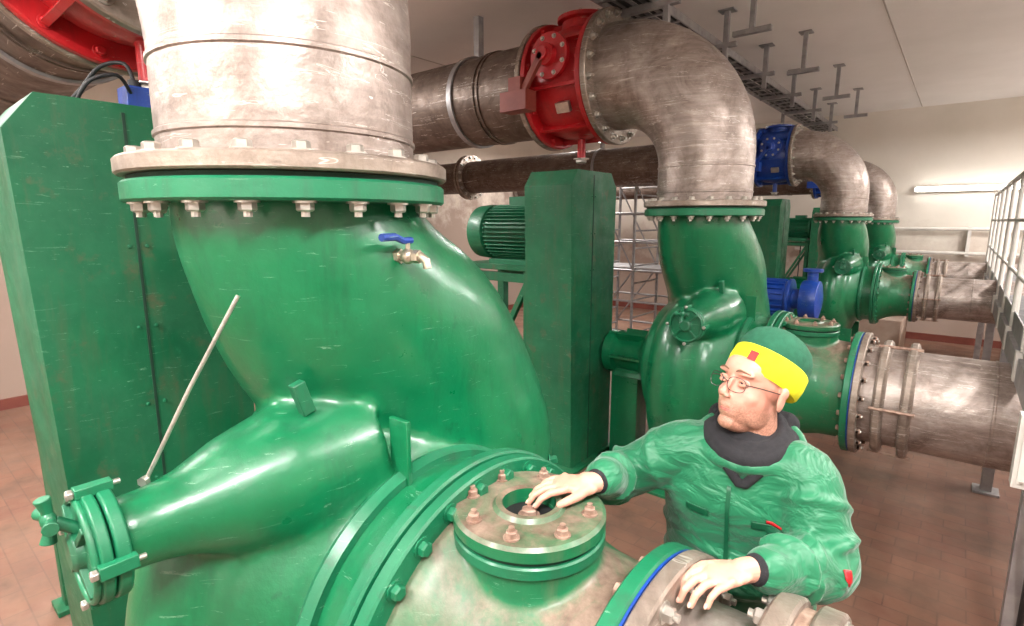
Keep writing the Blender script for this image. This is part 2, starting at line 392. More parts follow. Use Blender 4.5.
def spool(name,loc,sc,xend_world,kind):
    e=empty(name,loc,sc); Lx=(xend_world-loc[0])/sc
    b=MB(); R=.318; F=.402
    b.lathe((1.083,AY,AZ),(1,0,0),[(0,.30),(0,F),(.005,F+.006),(.035,F+.006),(.04,F),(.04,.30)],80,0,close=True)
    b.bolts((1.123,AY,AZ),(1,0,0),.37,20,.017,.022,2,stud=True)
    b.lathe((1.1,AY,AZ),(1,0,0),[(0,R),(Lx-1.1,R)],80,1)
    if kind==1:
        for x in (1.285,1.36):
            b.lathe((x,AY,AZ),(1,0,0),[(0,.30),(0,F-.01),(.006,F-.004),(.042,F-.004),(.048,F-.01),(.048,.30)],80,0,close=True)
        b.lathe((1.333,AY,AZ),(1,0,0),[(0,.30),(0,.38),(.027,.38),(.027,.30)],64,3,close=True)
        b.bolts((1.285,AY,AZ),(-1,0,0),.365,20,.017,.022,2,stud=True); b.bolts((1.408,AY,AZ),(1,0,0),.365,20,.017,.022,2,stud=True)
    else:
        for x0_ in (1.19,1.33):
            b.lathe((x0_,AY,AZ),(1,0,0),[(0,R),(.008,R+.045),(.02,R+.055),(.045,R+.055),(.055,R+.045),(.065,R)],80,0)
        b.bolts((1.12,AY,AZ),(1,0,0),.37,20,.017,.03,3)
        for k in range(5):
            a=k*2*math.pi/5+.6; p=(0,AY+math.cos(a)*(R+.05),AZ+math.sin(a)*(R+.05)); b.cyl((1.18,p[1],p[2]),(1.41,p[1],p[2]),.010,8,3)
    for x in (1.75,2.6,3.6):
        if x<Lx: b.lathe((x,AY,AZ),(1,0,0),[(0,R),(.004,R+.005),(.012,R+.005),(.016,R)],64,1)
    b.obj('pipe',[FL,STEEL,ZINC,RUST],e)
    b=MB(); fz=-loc[2]/sc
    xs=2.6
    b.box((xs,AY,(fz+AZ-R)/2+.03),(.12,.16,(AZ-R-fz)+.06),0); b.box((xs,AY,fz+.02),(.3,.4,.04),0)
    b.lathe((xs-.06,AY,AZ),(1,0,0),[(0,R-.01),(0,R+.015),(.12,R+.015),(.12,R-.01)],48,0,close=True)
    b.obj('pipe_saddle',[GALV],e,bevel=.004)
    return e
def discharge(name,loc,sc,xend_world,valve,Rv=.335,Rh=.40):
    e=empty(name,loc,sc); Lx=(xend_world-loc[0])/sc
    b=MB(); zc=1.03; Rb=.70
    b.lathe((0,0,.004),(0,0,1),[(0,.30),(0,.424),(.005,.43),(.036,.43),(.042,.424),(.042,.30)],96,0,close=True)
    b.bolts((0,0,.046),(0,0,1),.385,20,.02,.024,2)
    pts=[(0,0,.01),(0,0,.1),(0,0,zc-Rb-.02)]; rad=[Rv]*3
    for i in range(0,25):
        t=math.pi/2*i/24; pts.append((-Rb+Rb*math.cos(t),0,zc-Rb+Rb*math.sin(t))); rad.append(Rv+(Rh-Rv)*i/24)
    pts.append((-Rb-.06,0,zc)); rad.append(Rh)
    b.tube(pts,rad,96,1,ref=(0,1,0))
    for z in (.10,.28): b.lathe((0,0,z),(0,0,1),[(0,Rv),(.004,Rv+.005),(.014,Rv+.005),(.018,Rv)],96,1)
    x=-Rb-.04
    b.lathe((x,0,zc),(-1,0,0),[(0,.36),(0,.505),(.006,.512),(.044,.512),(.05,.505),(.05,.36)],96,0,close=True)
    b.bolts((x,0,zc),(1,0,0),.465,20,.021,.03,2,stud=True)
    x2=x-.62
    b.lathe((x2,0,zc),(-1,0,0),[(0,.36),(0,.505),(.006,.512),(.04,.512),(.045,.505),(.045,.36)],96,0,close=True)
    b.bolts((x2-.045,0,zc),(-1,0,0),.465,20,.02,.028,2)
    b.lathe((x2-.02,0,zc),(-1,0,0),[(0,Rh),(-Lx+x2+.02-.01,Rh)],96,3)
    for q in (.55,.60,1.9,3.2):
        if x2-q>Lx: b.lathe((x2-q,0,zc),(-1,0,0),[(0,Rh-.01),(0,Rh+.012),(.02,Rh+.012),(.02,Rh-.01)],96,3,close=True)
    if x2-7.2>Lx:
        for q in (7.0,7.1):
            b.lathe((x2-q,0,zc),(-1,0,0),[(0,.38),(0,.56),(.06,.56),(.06,.38)],64,0,close=True)
        b.bolts((x2-7.0,0,zc),(1,0,0),.5,16,.03,.04,2)
    b.lathe((Lx+.05,0,zc),(1,0,0),[(0,Rh),(0,.56),(.04,.56),(.04,Rh)],64,0,close=True)
    b.obj('pipe',[FL,STEEL,ZINC,STEEL_B],e)
    b=MB(); tz=(ZC-loc[2])/sc
    for hx in (x2-.9,x2-3.2):
        if hx>Lx:
            b.lathe((hx-.03,0,zc),(1,0,0),[(0,Rh),(0,Rh+.02),(.06,Rh+.02),(.06,Rh)],64,0,close=True)
            b.box((hx,0,(zc+Rh+tz)/2),(.07,.07,tz-zc-Rh+.01),0)
    b.obj('pipe_hanger',[GALV],e,bevel=.003)
    ev=empty('check_valve' if valve is RED else 'butterfly_valve'); ev.location=loc; ev.scale=(sc,)*3
    b=MB(); a=x-.055; w=.56
    for xx in (a,a-w+.045):
        b.lathe((xx,0,zc),(-1,0,0),[(0,.34),(0,.495),(.006,.502),(.04,.502),(.045,.495),(.045,.34)],80,0,close=True)
        b.bolts((xx-.045 if xx==a else xx,0,zc),(-1,0,0) if xx==a else (1,0,0),.46,16,.02,.024,0)
    b.lathe((a-.03,0,zc),(-1,0,0),[(0,.40),(.1,.43),(.25,.45),(.4,.43),(w-.06,.40)],64)
    for k in range(8):
        t=k*math.pi/4+.2; b.box((a-w/2,math.cos(t)*.44,zc+math.sin(t)*.44),(w-.1,.03,.07),0,Matrix.Rotation(t-math.pi/2,3,'X'))
    b.lathe((a-w/2,-.35,zc+.12),(0,-1,0),[(0,.14),(.10,.13),(.11,.17),(.15,.17),(.155,.08),(.21,.08),(.22,.05),(.25,.05)],32)
    b.bolts((a-w/2,-.50,zc+.12),(0,-1,0),.14,8,.014,.018,1)
    b.beam((a-w/2,-.58,zc+.12),(a-w/2-.20,-.58,zc-.16),.05,.04,2,up=(0,1,0)); b.box((a-w/2-.24,-.57,zc-.20),(.26,.14,.15),2)
    b.box((a-w/2-.24,-.57,zc-.08),(.12,.1,.12),2)
    b.lathe((a-w/2,0,zc+.38),(0,0,1),[(0,.19),(.09,.18),(.1,.22),(.13,.22),(.135,.1),(.16,.06)],32)
    b.bolts((a-w/2,0,zc+.51),(0,0,1),.19,8,.014,.018,1)
    b.box((a-w/2+.08,-.40,zc-.25),(.12,.04,.08),1,Matrix.Rotation(.5,3,'X'))
    b.cyl((a-w/2,0,zc-.42),(a-w/2,0,zc-.62),.035,16,0); b.bolts((a-w/2,0,zc-.6),(0,0,-1),.0001,1,.05,.04,1)
    LEV=simple('lever_brown_paint',srgb(116,44,36),srgb(140,66,54),.5)
    b.obj('valve_body',[valve,ZINC,LEV if valve is RED else valve],ev,bevel=.003)
    return e
Y1,Y2,Y3,Y4=.84,4.07,7.3,10.2
L1=(-1.50,Y1,2.205)
_,PO=build_pump('centrifugal_pump',L1,1)
build_pump('centrifugal_pump.001',(-1.51,Y2,2.19),1,PO)
build_pump('centrifugal_pump.002',(-1.08,Y3,2.136),.7,PO)
build_pump('centrifugal_pump.003',(-1.03,Y4,2.10),.66,PO)
discharge('discharge_pipe',L1,1,XL,RED)
discharge('discharge_pipe.001',(-1.51,Y2,2.19),1,XL,RED)
discharge('discharge_pipe.002',(-1.08,Y3,2.136),.7,XL,BLUE)
discharge('discharge_pipe.003',(-1.03,Y4,2.10),.66,XL,BLUE)
spool('suction_pipe',L1,1,XR-.01,1)
spool('suction_pipe.001',(-1.51,Y2,2.19),1,XR-.01,2)
spool('suction_pipe.002',(-1.08,Y3,2.136),.7,XR-.01,2)
spool('suction_pipe.003',(-1.03,Y4,2.10),.66,XR-.01,2)
for X,Y,zf,s,nm in ((-1.08,Y3,2.136,.7,'concrete_plinth'),(-1.03,Y4,2.10,.66,'concrete_plinth.001')):
    z=zf-2.21*s
    b=MB(); b.box((X-.55,Y+.02,z/2),(2.1,1.1,z)); b.obj(nm,[CONC],bevel=.02)

# blue sensor box with cables on top of the front belt guard
e=empty('sensor_box',(-2.55,.78,2.505)); b=MB()
b.box((0,0,.05),(.11,.09,.10),0); b.cyl((0,0,.10),(0,0,.13),.022,12,1)
b.tube([(0,0,.12),(-.02,-.02,.19),(-.1,-.08,.18),(-.16,-.14,.09),(-.2,-.2,.012)],.008,8,1,sm=5)
b.tube([(.05,-.03,.07),(.09,-.08,.12),(.07,-.16,.09),(.02,-.2,.012)],.007,8,1,sm=5)
b.obj('box',[BLUE,BLACK],e,bevel=.004)
# blue auxiliary pump between pumps
e=empty('blue_auxiliary_pump',(-1.34,5.95,0)); b=MB()
b.lathe((-.25,0,1.32),(1,0,0),[(0,.12),(.02,.17),(.3,.17),(.31,.20),(.34,.20),(.35,.1),(.42,.1),(.43,.19),(.50,.21),(.58,.19),(.6,.1)],36)
for k in range(20):
    t=2*math.pi*k/20; b.box((-.1,math.cos(t)*.18,1.32+math.sin(t)*.18),(.26,.006,.03),0,Matrix.Rotation(t-math.pi/2,3,'X'))
b.cyl((.26,0,1.4),(.26,0,1.62),.05,16,0); b.lathe((.26,0,1.6),(0,0,1),[(0,.09),(.03,.09)],24,0)
b.box((.05,0,.56),(.08,.2,1.12),1); b.box((.05,0,1.1),(.5,.3,.04),1); b.box((.05,0,.015),(.3,.3,.03),1)
b.obj('pump_body',[BLUE,GALV],e,bevel=.003)

# ball valve on neck of front pump
e=empty('ball_valve',(-1.50,Y1,2.205))
b=MB(); th=math.radians(14); dx,dy=math.cos(th),math.sin(th); z=-.2
P=lambda r,t=0,zz=0:(dx*r-dy*t,dy*r+dx*t,z+zz)
b.cyl(P(.28),P(.37),.014,12,0); b.lathe(P(.345),(dx,dy,0),[(0,.02),(.018,.02)],6,0)
b.ell(P(.385),(.021,.021,.021),0); b.cyl(P(.39),P(.43),.012,12,0); b.lathe(P(.405),(dx,dy,0),[(0,.018),(.018,.018)],6,0)
b.tube([P(.425),P(.442,0,-.01),P(.446,0,-.03)],[.012,.012,.011],12,0)
b.cyl(P(.385,0,.015),P(.385,0,.04),.006,8,0)
b.tube([P(.385,.016,.042),P(.385,-.02,.042),P(.38,-.045,.052),P(.38,-.10,.052)],[.009,.009,.010,.010],8,1)
b.obj('valve',[BRASS,BLUE],e)
e=empty('stay_rod',(0,0,0)); b=MB()
b.tube([(-1.26,.545,H-.17),(-1.33,.45,H-.38),(-1.39,.36,H-.59)],.005,10,0)
b.lathe((-1.39,.36,H-.59),(.5,-.8,0),[(0,.012),(.014,.012)],6,0)
b.obj('rod',[ZINC],e)

# ---------------------------------------------------------------- cable tray + hangers
e=empty('cable_tray',(-2.15,2,3.75)); b=MB(); w=.34
y0,y1=-4,9.85
for x in (-w/2,w/2): b.box((x,(y0+y1)/2,0),(.012,y1-y0,.07),0)
y=y0+.1
while y<y1: b.box((0,y,-.025),(w,.03,.012),0); y+=.25
for i,x in enumerate((-.12,-.08,-.045,0,.05,.09,.12)):
    b.tube([(x+.01*math.sin(k*1.3+i),y0+(y1-y0)*k/24,-.005+.006*math.sin(k+i)) for k in range(25)],.013+.003*(i%3),8,1 if i%2 else 2)
b.obj('ladder_tray',[GALV,GREYC,BLACK],e)
b=MB()
for y in (-2.5,-1,.6,2.1,3.4,4.7,6.0,7.3,8.6):
    b.box((.27,y,.02),(.045,.045,.44),0); b.box((.12,y,-.055),(.5,.05,.04),0); b.box((.27,y,.245),(.14,.12,.012),0)
b.obj('tray_hanger',[GALV],e,bevel=.002)
for i,(X,Y) in enumerate(((-1.5,4.9),(-1.45,6.5),(-1.4,8.1),(-1.4,9.7))):
    e=empty('ceiling_bracket'+('' if i==0 else '.%03d'%i),(X,Y,ZC)); b=MB()
    b.box((0,0,-.2),(.04,.04,.40),0); b.box((0,0,-.38),(.30,.05,.04),0); b.box((0,0,-.006),(.12,.12,.012),0)
    b.obj('bracket',[GALV],e,bevel=.002)

# ---------------------------------------------------------------- walkway with railing
e=empty('walkway_platform',(0,0,0)); b=MB(); X0,X1,YA,YE,DZ=.33,1.35,2.95,10.6,1.36
for x in (X0,X1): b.box((x,(YA+YE)/2,DZ-.06),(.05,YE-YA,.14),0)
for y in (YA,YE): b.box(((X0+X1)/2,y,DZ-.06),(X1-X0,.05,.14),0)
y=YA
while y<YE: b.box(((X0+X1)/2,y,DZ),(X1-X0,.006,.03),0); y+=.045
for x in (X0+.17,X0+.34,X0+.51,X0+.68,X0+.85): b.box((x,(YA+YE)/2,DZ-.02),(.008,YE-YA,.02),0)
for y in (3.1,5.4,7.9,10.3):
    for x in (X0+.03,X1-.03): b.box((x,y,(DZ-.12)/2),(.07,.07,DZ-.12),0); b.box((x,y,.01),(.16,.16,.02),0)
for x in (X0,X1):
    b.box((x,(YA+YE)/2,DZ+.08),(.008,YE-YA,.13),0)
    n=8
    for i in range(n+1):
        y=YA+.03+(YE-YA-.06)*i/n; b.cyl((x,y,DZ-.1),(x,y,DZ+1.1),.02,10,1); b.box((x-.02,y,DZ-.04),(.03,.08,.16),2)
    for z in (.37,.74,1.1): b.cyl((x,YA,DZ+z),(x,YE,DZ+z),.02 if z>1 else .014,10,1)
for z in (.37,.74,1.1): b.cyl((X0,YA,DZ+z),(X1,YA,DZ+z),.016,10,1)
b.obj('platform',[GALV,WHITEM,WHITEM],e,bevel=.002)
e=empty('junction_box',(.36,2.92,1.19)); b=MB(); b.box((0,-.04,0),(.2,.08,.3),0); b.box((0,-.083,0),(.17,.01,.26),0)
for x in(-.07,.07):
    for z in(-.12,.12): b.bolts((x,-.085,z),(0,-1,0),.0001,1,.008,.008,1)
b.tube([(0,-.04,-.15),(0,-.04,-.4),(.02,.1,-.8),(.03,.2,-1.19)],.012,8,2,sm=4)
b.obj('box',[WHITEM,ZINC,BLACK],e,bevel=.004)
e=empty('scaffold_tower',(-4.0,8.35,0)); b=MB()
for x in (-.75,0,.75):
    for y in (-.45,.45): b.cyl((x,y,0),(x,y,2.75),.025,8)
    for i in range(9): b.cyl((x,-.45,.25+.28*i),(x,.45,.25+.28*i),.014,8)
for y in (-.45,.45):
    for z in (.3,.8,1.3,1.75,2.2,2.65): b.cyl((-.75,y,z),(.75,y,z),.018,8)
    b.cyl((-.75,y,.3),(0,y,1.3),.014,8); b.cyl((.75,y,1.3),(0,y,2.65),.014,8); b.cyl((-.75,y,2.65),(0,y,1.3),.014,8)
b.box((0,0,1.32),(1.5,.8,.05)); b.obj('frame',[GALV],e)
e=empty('wall_handrail',(0,YF,0)); b=MB()
for z in (1.55,1.95): b.cyl((-2.5,-.12,z),(2.5,-.12,z),.03,10)
for x in (-2.3,-1.1,.1,1.3,2.4): b.box((x,-.07,1.75),(.05,.14,.5))
b.obj('rail',[WHITEM],e)

# ---------------------------------------------------------------- lamps
def emis(name,c,s):
    m,nt,b=newmat(name); b.inputs['Emission Color'].default_value=c; b.inputs['Emission Strength'].default_value=s; b.inputs['Base Color'].default_value=c; return m
TUBE=emis('fluorescent_tube',(1,.98,.95,1),12)
e=empty('wall_lamp',(.03,YF-.05,2.62)); b=MB(); b.box((0,.01,0),(1.5,.06,.09),0); b.cyl((-.72,-.05,0),(.72,-.05,0),.035,12,1); b.obj('lamp',[WHITEM,TUBE],e)
def lamp(x,y,power,i,col=(1,.97,.94),L=1.5):
    e=empty('ceiling_lamp'+('' if i==0 else '.%03d'%i),(x,y,ZC-.36)); b=MB()
    b.box((0,0,0.01),(.10,L,.05),0)
    for dx in(-.045,.045): b.cyl((dx,-L/2+.03,-.035),(dx,L/2-.03,-.035),.015,10,1)
    for dy in (-L/2+.1,L/2-.1): b.cyl((0,dy,.03),(0,dy,.36),.008,8,0)
    b.obj('fixture',[WHITEM,TUBE],e)
    for nm,zz,pw,rx in (('tube_light',-.08,power,0),('tube_uplight',.07,power*.35,math.pi)):
        l=bpy.data.lights.new(nm,'AREA'); l.shape='RECTANGLE'; l.size=.2; l.size_y=L; l.energy=pw; l.color=col
        lo=bpy.data.objects.new(nm,l); lo.parent=e; lo.location=(0,0,zz); lo.rotation_euler.x=rx; bpy.context.scene.collection.objects.link(lo)
k=0
for x,y,p in ((.6,-.6,185),(1.3,2.4,140),(2.1,6.2,185),(1.9,9.4,200),(-4.6,-.8,160),(-5.6,9.0,170),(-1.6,-1.6,190),(-5.5,1.9,190)):  # last lamp is added, hidden behind the front pipe, to brighten motor and guard
    lamp(x,y,p,k); k+=1

# ---------------------------------------------------------------- man
man=empty('man_in_green_jacket',(-.4,1.55,0)); ML=V((-.4,1.55,0))
def mo(b,*a,**k):
    b.v=[tuple(V(p)-ML) for p in b.v]; return b.obj(*a,parent=man,**k)
def jacketmat():
    m,nt,b=newmat('green_nylon'); v=coords(nt)
    nt.links.new(ramp(nt,noise(nt,v,5,3),[(.3,srgb(12,98,64)),(.7,srgb(22,114,76))]),b.inputs['Base Color'])
    b.inputs['Roughness'].default_value=.5; b.inputs['Sheen Weight'].default_value=.2
    v2=coords(nt,(1,1,1.7))
    bump(nt,b,noise(nt,v2,11,3,.5,.9),.65,.028); return m
JK=jacketmat()
KNIT=simple('black_knit',srgb(20,20,24),srgb(36,34,38),.9,0,60,.5)
SKIN=simple('skin',srgb(200,142,122),srgb(214,160,140),.5,0,14,.12); SKIN.node_tree.nodes['Principled BSDF'].inputs['Subsurface Weight'].default_value=.08; SKIN.node_tree.nodes['Principled BSDF'].inputs['Subsurface Scale'].default_value=.01
LIP=simple('lips',srgb(178,108,98),srgb(186,116,106),.4)
Lb=V((.982,.19,0)).normalized(); fb=V((.19,-.982,0)).normalized()
b=MB()
R_=lambda x,y,z,w,d:(V((x,y,z)),Lb*w,fb*d)
b.loft([R_(-.42,1.60,.86,.185,.145),R_(-.42,1.60,.90,.20,.155),R_(-.415,1.58,1.05,.205,.16),R_(-.405,1.54,1.22,.21,.155),R_(-.395,1.49,1.36,.212,.145),R_(-.39,1.48,1.44,.195,.125),R_(-.385,1.48,1.50,.15,.105),R_(-.385,1.48,1.53,.12,.09)])
rs=(-.545,1.42,1.465); re_=(-.72,1.355,1.34); rw=(-.64,1.15,1.45)
ls=(-.245,1.46,1.46); le=(-.165,1.385,1.28); lw=(-.245,1.165,1.355)
mid=lambda a,c,t:tuple(V(a).lerp(V(c),t))
b.limb([(-.47,1.46,1.455),rs,mid(rs,re_,.5),re_,mid(re_,rw,.5),rw],[.082,.078,.073,.068,.060,.049],24,sm=5)
b.limb([(-.33,1.46,1.455),ls,mid(ls,le,.5),le,mid(le,lw,.5),lw],[.082,.080,.078,.072,.062,.049],24,sm=5)
for A,B,r,tt in ((rs,re_,.076,(.3,.55,.8)),(re_,rw,.064,(.15,.35,.55,.75)),(ls,le,.081,(.35,.6,.85)),(le,lw,.067,(.2,.4,.6,.8))):
    for t in tt:
        c=V(A).lerp(V(B),t); ax,u,w_=frame(V(B)-V(A)); ang=t*13
        n=16
        arc=[tuple(c+u*r*math.cos(q+ang)+w_*r*math.sin(q+ang)+ax*.025*math.sin(q*.9+t*5)) for q in [i*3.4/n for i in range(n+1)]]
        b.tube(arc,[.002+.012*math.sin(math.pi*i/n) for i in range(n+1)],8)
for z,x,y,w,d in ((1.0,-.417,1.587,.200,.156),(1.11,-.411,1.563,.203,.154),(1.22,-.405,1.54,.206,.152)):
    b.tube([tuple(V((x,y,z+.014*math.sin(3*q)))+Lb*w*math.cos(q)+fb*d*math.sin(q)) for q in [i*2*math.pi/40 for i in range(40)]],.018,8,closed=True)
b.tube([tuple(V((-.385,1.478,1.505))+Lb*.122*math.cos(q)+fb*.118*math.sin(q)+V((0,0,.01-.03*math.sin(q)))) for q in [i*2*math.pi/32 for i in range(32)]],.020,12,closed=True)
jk=mo(b,'jacket',[JK],remesh=.008,smooth=4)
JKD=simple('jacket_seam',srgb(8,76,48),srgb(12,88,58),.5)
b=MB()
c=V((-.40,1.50,1.22))+fb*.17-Lb*.02
b.patch(c,Lb,V((0,.0,1)),.010,.42,24,0); mo(b,'zip_flap',[JKD],wrap=jk,nrm=False,angle=0)
b=MB(); c=V((-.40,1.50,1.33))+fb*.17+Lb*.085
b.patch(c,Lb,V((0,0,1)),.09,.022,12,0); b.patch(c-Lb*.19,Lb,V((0,0,1)),.07,.022,12,0); mo(b,'pocket_flap',[JKD],wrap=jk,nrm=False,angle=0)
b=MB(); c=V((-.40,1.50,1.35))+fb*.17+Lb*.085
b.patch(c,Lb,V((0,0,1)),.018,.012,4,0); mo(b,'chest_label',[RED],wrap=jk,nrm=False,angle=0)
b=MB(); c=V(le)+V((.05,-.06,.03)); nn=V((.60,-.78,.1)).normalized(); _,u_,w_=frame(nn)
b.patch(c,u_,w_,.030,.026,6,0); mo(b,'sleeve_badge',[RED],wrap=jk,nrm=False,angle=0)
# hood / collar
b=MB(); nc=V((-.385,1.475,1.525))
b.tube([tuple(nc+Lb*.100*math.cos(q)+fb*(.098+.012*max(0,math.sin(q)))*math.sin(q)+V((0,0,.004-.030*max(0,math.sin(q))**2))) for q in [i*2*math.pi/36 for i in range(36)]],.023,16,0,closed=True)
b.tube([tuple(nc+Lb*.080*math.cos(q)+fb*.080*math.sin(q)+V((0,0,.026-.030*math.sin(q)))) for q in [i*2*math.pi/32 for i in range(32)]],.017,16,0,closed=True)
b.limb([tuple(nc-fb*.095+Lb*.085+V((0,0,.015))),tuple(nc-fb*.12+V((0,0,.01))),tuple(nc-fb*.095-Lb*.085+V((0,0,.015)))],[.036,.046,.036],16)
b.limb([(-.385,1.48,1.44),tuple(nc+V((0,0,-.01)))],[.08,.068],20)
for s_ in (-1,1): b.limb([tuple(nc+Lb*.05*s_+fb*.10+V((0,0,-.03))),tuple(nc+Lb*.008*s_+fb*.125+V((0,0,-.085)))],[.020,.011],14)
b.ell(tuple(nc+fb*.075+V((0,0,-.035))),(.045,.045,.03),0)
mo(b,'hood',[KNIT],remesh=.006,smooth=3)
TR=simple('dark_trousers',srgb(30,40,38),srgb(46,56,52),.85,0,20)
b=MB()
b.loft([R_(-.42,1.62,.74,.17,.13),R_(-.42,1.61,.85,.18,.135),R_(-.42,1.60,.98,.17,.13)])
for sgn in (-1,1):
    h=V((-.42,1.62,.86))+Lb*.09*sgn; kn=V((-.42,1.60,.48))+Lb*.12*sgn; an=V((-.42,1.68,.10))+Lb*.13*sgn
    b.limb([tuple(h),tuple(h.lerp(kn,.5)),tuple(kn),tuple(kn.lerp(an,.4)),tuple(an)],[.10,.088,.068,.068,.055],20,sm=4)
mo(b,'trousers',[TR],remesh=.014,smooth=4)
b=MB()
for sgn in (-1,1):
    an=V((-.42,1.68,.0))+Lb*.13*sgn
    b.limb([tuple(an+V((0,0,.12))),tuple(an+V((0,0,.05)))],[.05,.05]); b.limb([tuple(an-fb*.03+V((0,0,.045))),tuple(an+fb*.07+V((0,0,.045))),tuple(an+fb*.16+V((0,0,.04)))],[.042,.045,.038])
mo(b,'boots',[BLACK],remesh=.01,smooth=3)
NAIL=simple('nails',srgb(222,176,160),srgb(228,186,172),.3)
cuffb=MB()
def hand(name,wrist,fore,dir_,up,side,curl,spread=.06):
    d=V(dir_).normalized(); u=V(up); u=(u-d*u.dot(d)).normalized(); s=u.cross(d)*side
    o=V(wrist); Q=lambda x,y,z:tuple(o+d*x+s*y+u*z)
    b=MB(); nb=MB()
    b.limb([fore,Q(-.005,0,0),Q(.02,0,0)],[.026,.026,.026],16,sm=4)
    cuffb.limb([fore,mid(fore,Q(-.005,0,0),.55)],[.042,.035],20)
    rot=Matrix((d,s,u)).transposed()
    b.ell(Q(.045,.0,0),(.052,.036,.016),0,rot); b.ell(Q(.068,.0,.002),(.034,.040,.0135),0,rot)
    b.ell(Q(.03,.026,-.006),(.034,.016,.015),0,rot)
    lens=[(.031,.043,.026,.021,.0086),(.0105,.048,.030,.023,.0089),(-.0105,.044,.028,.022,.0085),(-.031,.034,.021,.019,.0077)]
    for y,l1,l2,l3,r in lens:
        a0=spread*y/.03; p=V((.078-abs(y-.008)*.25,y,.001)); pts=[p-V((.02,0,0))]+[p.copy()]; ang=curl[0]*.35
        b.ell(Q(p.x,p.y,p.z+.004),(.010,.009,.009))
        for l,c in ((l1,curl[0]),(l2,curl[1]),(l3,curl[2])):
            p=p+V((math.cos(ang)*l*math.cos(a0),math.cos(ang)*l*math.sin(a0),-math.sin(ang)*l)); pts.append(p.copy()); la=ang; ang+=c
        b.limb([Q(*q) for q in pts],[r,r*1.12,r*1.05,r*.95,r*.80],14)
        fr=(d*math.cos(la)-u*math.sin(la)).normalized(); nu=(u*math.cos(la)+d*math.sin(la)).normalized()
        nb.ell(V(Q(*pts[-1]))+nu*r*.66,(.0068,.0048,.0018),0,Matrix((fr,nu.cross(fr),nu)).transposed(),12)
    t=[V((.018,.022,-.004)),V((.045,.045,-.010)),V((.072,.058,-.014)),V((.094,.060,-.022))]
    b.limb([Q(*q) for q in t],[.014,.0122,.0108,.0088],14)
    mo(nb,name+'_nails',[NAIL])
    return mo(b,name,[SKIN],remesh=.0028,smooth=2)
hand('right_hand',(-.645,1.105,1.452),rw,(-.74,-.66,-.04),(0,0,1),1,(.35,.45,.3),.12)
hand('left_hand',(-.272,1.12,1.368),lw,(-.55,-.82,.02),(-.1,-.1,1),-1,(.5,.5,.35))
mo(cuffb,'cuffs',[KNIT],remesh=.006,smooth=2)
# head
hc=V((-.382,1.475,1.662)); camL=V((-.772,-.636,0)); toC=V((.636,-.772,0))
hf=(camL*.90+toC*.40+V((0,0,.26))).normalized(); hl=V((0,0,1)).cross(hf).normalized()
hu=hf.cross(hl).normalized(); hl=hu.cross(hf)
HM=Matrix.Translation(hc)@Matrix((hf,hl,hu)).transposed().to_4x4()@Matrix.Scale(1.03,4)
def skinface():
    m,nt,b=newmat('face_skin'); v=coords(nt)
    c=ramp(nt,noise(nt,v,14,4),[(.3,srgb(198,140,122)),(.7,srgb(214,162,142))])
    tc=N(nt,'ShaderNodeTexCoord'); s=N(nt,'ShaderNodeVectorMath',operation='SUBTRACT'); nt.links.new(tc.outputs['Object'],s.inputs[0]); s.inputs[1].default_value=tuple(hc-ML)
    d=N(nt,'ShaderNodeVectorMath',operation='DOT_PRODUCT'); nt.links.new(s.outputs[0],d.inputs[0]); d.inputs[1].default_value=tuple(hu*10)
    a=N(nt,'ShaderNodeMath',operation='ADD'); nt.links.new(d.outputs['Value'],a.inputs[0]); a.inputs[1].default_value=1.0
    low=ramp(nt,a.outputs[0],[(.40,g(1)),(.62,g(0))])
    nz=ramp(nt,noise(nt,v,220,2),[(.35,g(.3)),(.65,g(.85))])
    mm=N(nt,'ShaderNodeMath',operation='MULTIPLY'); nt.links.new(low,mm.inputs[0]); nt.links.new(nz,mm.inputs[1])
    c=mixc(nt,mm.outputs[0],c,srgb(134,94,74))
    nt.links.new(c,b.inputs['Base Color']); b.inputs['Roughness'].default_value=.5
    b.inputs['Subsurface Weight'].default_value=.08; b.inputs['Subsurface Scale'].default_value=.01
    bump(nt,b,noise(nt,v,120,3),.12,.002); return m
FACE=skinface()
b=MB(); b.M=HM
b.ell((-.015,0,.035),(.096,.076,.085)); b.ell((.020,0,-.035),(.068,.060,.084)); b.ell((.028,0,.040),(.060,.064,.05)); b.ell((.062,0,-.097),(.022,.026,.020))
for s in(-1,1):
    b.ell((.046,s*.034,-.026),(.028,.024,.026)); b.ell((.010,s*.042,-.064),(.046,.017,.036))
    b.ell((.074,s*.028,.030),(.014,.026,.007))
    b.ell((.096,s*.0095,-.031),(.009,.006,.0055)); b.ell((-.008,s*.080,-.008),(.019,.007,.034),0,Matrix.Rotation(s*.3,3,'Z')); b.ell((-.010,s*.084,.008),(.020,.006,.016),0,Matrix.Rotation(s*.3,3,'Z'))
b.limb([(.078,0,.022),(.090,0,-.004),(.103,0,-.024)],[.0075,.0075,.0094],14)
b.ell((.064,0,-.062),(.022,.034,.030))
b.ell((.0835,0,-.0565),(.004,.018,.006)); b.ell((.082,0,-.072),(.004,.016,.006))
b.ell((.03,0,-.098),(.048,.034,.024))
b.limb([(-.02,0,-.06),(-.05,0,-.14)],[.056,.058],24)
mo(b,'head',[FACE],remesh=.003,smooth=5)
b=MB(); b.M=HM
b.tube([(.0765,-.025,-.0650),(.0850,-.011,-.0640),(.0870,0,-.0645),(.0850,.011,-.0640),(.0765,.025,-.0650)],[.001,.0018,.002,.0018,.001],10,0,sm=4)
b.tube([(.0765,-.023,-.0660),(.084,-.011,-.0682),(.0860,0,-.0688),(.084,.011,-.0682),(.0765,.023,-.0660)],[.001,.002,.0024,.002,.001],10,0,sm=4)
mo(b,'lips',[LIP])
